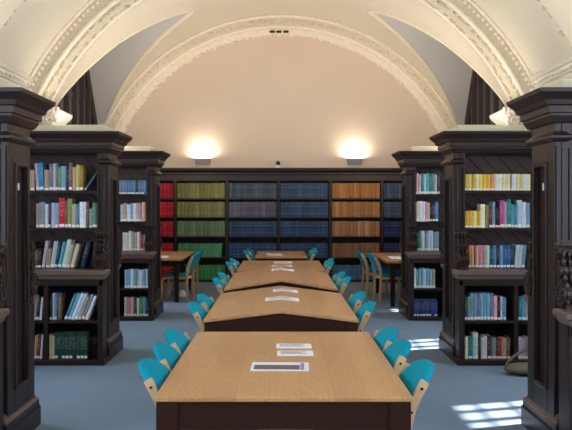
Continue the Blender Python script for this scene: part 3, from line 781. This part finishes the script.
def make_chair():
    r = empty('reading_chair')
    for s in (-1,1):
        a, b = sorted((s*.187, s*.212))
        MB().ribbon(REAR, a, b, .042).build('rear_leg', M['birch'], r, bevel=.005)
        fp = smoothpath([(-.21,.395),(.08,.395),(.165,.385),(.21,.34),(.225,.2),(.235,0)])
        MB().ribbon(fp, a+s*.0, b+s*.0, .04).build('front_leg', M['birch'], r, bevel=.004)
        x = s*.212
        for z in (.60,.715): MB().cyl((yrear(z), z), 'x', .007, min(x,x+s*.004), max(x,x+s*.004), 10).build('screw', M['apron'], r)
    MB().box(-.185,.185,-.20,-.175,.375,.41).build('cross_rail', M['birch'], r)
    ol = []
    for i in range(13): a = PI*i/12; ca, sa = math.cos(a), math.sin(a); ol.append((math.copysign(.2*abs(ca)**.72, ca), .645+.165*sa**.8 if sa > 1e-6 else .645))
    ol += [(-.196,.60),(-.19,.53),(-.165,.50),(0,.495),(.165,.50),(.19,.53),(.196,.60)]
    mb = MB(); pad(mb, ol, lambda a,b,o: (a, yrear(b)-.026+(.80-b)*.17+.35*a*a+o, b), .034)
    mb.build('backrest', M['fabric'], r, smooth=True)
    so = [(-.18,-.17),(0,-.18),(.18,-.17),(.20,-.1),(.205,.1),(.185,.2),(.1,.225),(0,.228),(-.1,.225),(-.185,.2),(-.205,.1),(-.20,-.1)]
    mb = MB(); pad(mb, so, lambda a,b,o: (a, b, .442+o-.02*(b > .15)), .026)
    mb.build('seat', M['fabric'], r, smooth=True)
    return r
proto = make_chair(); first = True
def chair(x, y, rz, label, grp):
    global first
    o = proto if first else copy_tree(proto); first = False
    o.location = (x,y,0); o.rotation_euler = (0,0,rz); tag(o, label, 'chair', grp); return o
def rad(a): return a*PI/180
TN = ['nearest table','second table','third table','fourth table','farthest table']
spots = [
 [(-1,4.05,.352,3,'closest to the camera'),(-1,4.52,.355,2,'middle of three'),(-1,5.02,.365,-2,'farthest of three'),
  (1,4.02,.40,-3,'closest to the camera'),(1,4.62,.385,0,'middle of three'),(1,5.10,.38,2,'farthest of three')],
 [(-1,6.42,.378,3,'nearer of two'),(-1,7.04,.378,-3,'farther of two'),(1,6.48,.40,-3,'nearer of two'),(1,7.2,.40,3,'farther of two')],
 [(-1,8.56,.37,3,'nearer of two'),(-1,9.25,.37,-3,'farther of two'),(1,8.72,.40,-3,'nearer of two'),(1,9.35,.39,3,'farther of two')],
 [(-1,11.0,.40,3,'nearer of two'),(-1,11.6,.38,-3,'farther of two'),(1,11.0,.37,-3,'nearer of two'),(1,11.7,.41,3,'farther of two')],
 [(-1,13.6,.275,3,'nearer of two'),(-1,14.3,.265,-3,'farther of two'),(1,13.7,.265,-3,'nearer of two'),(1,14.4,.275,3,'farther of two')]]
for ti, lst in enumerate(spots):
    for (s,y,x,a,w) in lst:
        chair(s*(x-.004), y, rad(90+2.5+a*.25) if s > 0 else rad(-90-2.5+a*.25),
              'teal padded beech chair on the %s side of the %s, %s' % ('left' if s < 0 else 'right', TN[ti], w), 'teal chairs tucked under the reading tables')
# ------------------------------------------------------------------ side tables in the last bay, with chairs and bags
def side_table(x0, x1, y0, y1, label):
    t = empty('side_table', ((x0+x1)/2,(y0+y1)/2,0)); tag(t, label, 'table', 'tables in the side bays')
    hw, hl = (x1-x0)/2, (y1-y0)/2
    MB().box(-hw,hw,-hl,hl,.69,.727).build('tabletop', M['tabletop'], t, bevel=.006)
    for sx in (-1,1): MB().box(min(sx*(hw-.09),sx*(hw-.12)),max(sx*(hw-.09),sx*(hw-.12)),-hl+.14,hl-.14,.59,.689).build('side_apron', M['apron'], t)
    for sy in (-1,1): MB().box(-hw+.14,hw-.14,min(sy*(hl-.09),sy*(hl-.12)),max(sy*(hl-.09),sy*(hl-.12)),.59,.689).build('end_apron', M['apron'], t)
    for sx in (-1,1):
        for sy in (-1,1):
            g = MB(); cx, cy = sx*(hw-.10), sy*(hl-.10); g.loop(cx-.03,cx+.03,cy-.03,cy+.03,[(0,0),(.01,.55),(.012,.6895)]); g.build('leg', M['apron'], t, bevel=.004)
    return t
side_table(-3.0,-1.62,12.75,14.7,'side table at left behind the far bookcase, pale sheets on it')
side_table(1.66,3.0,12.2,14.3,'side table at right behind the far bookcase, bright sheet on it')
paper(-2.15,13.2,.5,.36,zT,.1,'s','pale sheet on the side table at left')
paper(2.05,12.95,.5,.6,zT,-.05,'s','bright white sheet on the side table at right')
chair(-1.735,13.13,rad(90-8),'teal chair in side view at the left side table, nearer of two','teal chairs at the side tables')
chair(-1.775,14.25,rad(90-4),'teal chair in side view at the left side table, farther of two','teal chairs at the side tables')
chair(1.82,13.05,rad(-90+8),'teal chair in side view at the right side table, nearer of two','teal chairs at the side tables')
chair(1.70,13.84,rad(-90+5),'teal chair in side view at the right side table, farther of two','teal chairs at the side tables')
def bag(name, loc, rz, w, d, h, material, label, cat, handle=True, lean=0.0):
    t = empty(name, loc, rz); tag(t, label, cat)
    mb = MB(); rings = 7; n = 20; vs, fs = [], []
    for j in range(rings+1):
        q = j/rings; k = (1-.55*q**3)*(.9+.25*math.sin(PI*min(1,q*1.3)))
        for i in range(n):
            a = 2*PI*i/n; c, s_ = math.cos(a), math.sin(a)
            ex = lambda v: math.copysign(abs(v)**.6, v)
            vs.append((w/2*k*ex(c)*.9 + lean*q*h, d/2*k*ex(s_)*.9*(1-.35*q), h*q))
    for j in range(rings):
        for i in range(n): fs.append((j*n+i,j*n+(i+1)%n,(j+1)*n+(i+1)%n,(j+1)*n+i))
    fs += [tuple(range(n))[::-1], tuple(range(rings*n,(rings+1)*n))]
    mb.add(vs, fs); mb.build('body', material, t, smooth=True)
    if handle:
        hb = MB(); hb.tube([(w*.25*math.cos(a)+lean*h, 0, h*.96+w*.3*math.sin(a)) for a in [PI*i/12 for i in range(13)]], .009, 8)
        hb.build('handle', M['blackcloth'], t, smooth=True)
    return t
bag('backpack',(-1.655,13.13,.4800),.0,.09,.22,.18,M['blackcloth'],'black backpack resting on the nearer chair at the left side table','bag',False)
bag('tote_bag',(-2.06,13.6,0),.2,.2,.22,.26,M['pinkcloth'],'dusty pink bag slumped on the floor under the left side table','bag',True,.25)
bag('paper_bag',(-1.70,13.45,0),.5,.16,.12,.14,M['paper'],'small white bag on the floor behind the chair at left','bag',False)
# bag with a looped strap at the foot of the middle right bookcase
t = empty('shoulder_bag', (2.33,7.42,0)); tag(t, 'grey olive shoulder bag with a looped strap on the floor by the right bookcase', 'bag')
mb = MB(); mb.blob((0,0,.055),.21,.14,.055,None,24,10); mb.v = [(x,y,max(z,.0)) for x,y,z in mb.v]; mb.build('body', M['bagcloth'], t, smooth=True)
mb = MB(); mb.tube(smoothpath([(-.19,0,.05),(-.175,0,.11),(-.10,0,.18),(.0,0,.235),(.08,0,.26),(.10,0,.2),(.10,0,.08)]), .014, 8); mb.build('strap', M['bagcloth'], t, smooth=True)

# ------------------------------------------------------------------ light
def area(name, loc, rot, sx, sy, power, col, spread=None):
    l = bpy.data.lights.new(name, 'AREA'); l.shape = 'RECTANGLE'; l.size = sx; l.size_y = sy; l.energy = power; l.color = col
    if spread: l.spread = spread
    o = bpy.data.objects.new(name, l); C.objects.link(o); o.location = loc; o.rotation_euler = rot; return o
def point(name, loc, power, col, r=.05):
    l = bpy.data.lights.new(name, 'POINT'); l.energy = power; l.color = col; l.shadow_soft_size = r
    o = bpy.data.objects.new(name, l); C.objects.link(o); o.location = loc; return o
WARM = (1,.90,.76); DAY = (.66,.80,1.0)
def aim(name, loc, d, sx, sy, power, col):
    o = area(name, loc, (0,0,0), sx, sy, power, col); o.rotation_euler = Vector(d).to_track_quat('-Z','Y').to_euler(); return o
for x in (-1.66,1.56): area('wall_lamp_light', (x,YB-.075,2.585), (PI,0,0), .26, .09, 14, (1,.86,.70))
for s in (-1,1):
    for y, p in ((11.1,20),(8.45,16),(5.45,12),(2.4,10)):
        aim('bookcase_uplight', (s*2.7, y, 2.55), (-s*.55, .75 if y > 10 else .25, 1), (.5 if y > 10 else .9), .35, p, WARM)
    b = area('bookcase_uplight', (s*2.3, 11.55, 2.56), (0,0,0), .5, .25, 17, WARM, rad(110)); b.rotation_euler = Vector((-s*.35,1.5,1)).to_track_quat('-Z','Y').to_euler()  # extra lamp added to brighten the back wall, no fixture built
    for y in WINY: area('window_daylight', (s*(WX+.35), y, 2.0), (0, rad(90)*s, 0), 2.0, 1.2, 230, DAY)
    area('window_daylight', (s*(WX-.05), 2.2, 2.0), (0, rad(90)*s, 0), 2.0, 1.6, 130, DAY)  # unseen daylight lamp in front of solid wall, no window stands here
area('window_daylight', (0,Y0-.4,2.4), (rad(90),0,0), 4.8, 3.0, 120, DAY)  # daylight lamp outside the added window behind the camera
sun = bpy.data.lights.new('sun','SUN'); sun.energy = 22; sun.angle = rad(1.3); sun.color = (1,.96,.9)
so = bpy.data.objects.new('sun', sun); C.objects.link(so)
so.rotation_euler = Vector((-1,-.29,-1.19)).to_track_quat('-Z','Y').to_euler()
w = bpy.data.worlds.new('sky'); bpy.context.scene.world = w; w.use_nodes = True
w.node_tree.nodes['Background'].inputs[0].default_value = (.55,.72,1,1); w.node_tree.nodes['Background'].inputs[1].default_value = .8

# ------------------------------------------------------------------ camera
cam = bpy.data.cameras.new('camera'); co = bpy.data.objects.new('camera', cam); C.objects.link(co)
co.location = (0,0,1.62); co.rotation_euler = (PI/2,0,0)
cam.sensor_fit = 'HORIZONTAL'; cam.sensor_width = 36; cam.lens = 36*780/572
cam.shift_x = (286-281)/572; cam.shift_y = -(215-204)/572
sc = bpy.context.scene; sc.camera = co
sc.view_settings.view_transform = 'Standard'; sc.view_settings.look = 'None'; sc.view_settings.exposure = .2; sc.view_settings.gamma = 1
sc.view_settings.use_curve_mapping = False
sc.cycles.use_denoising = True; sc.cycles.max_bounces = 8; sc.cycles.sample_clamp_indirect = 6
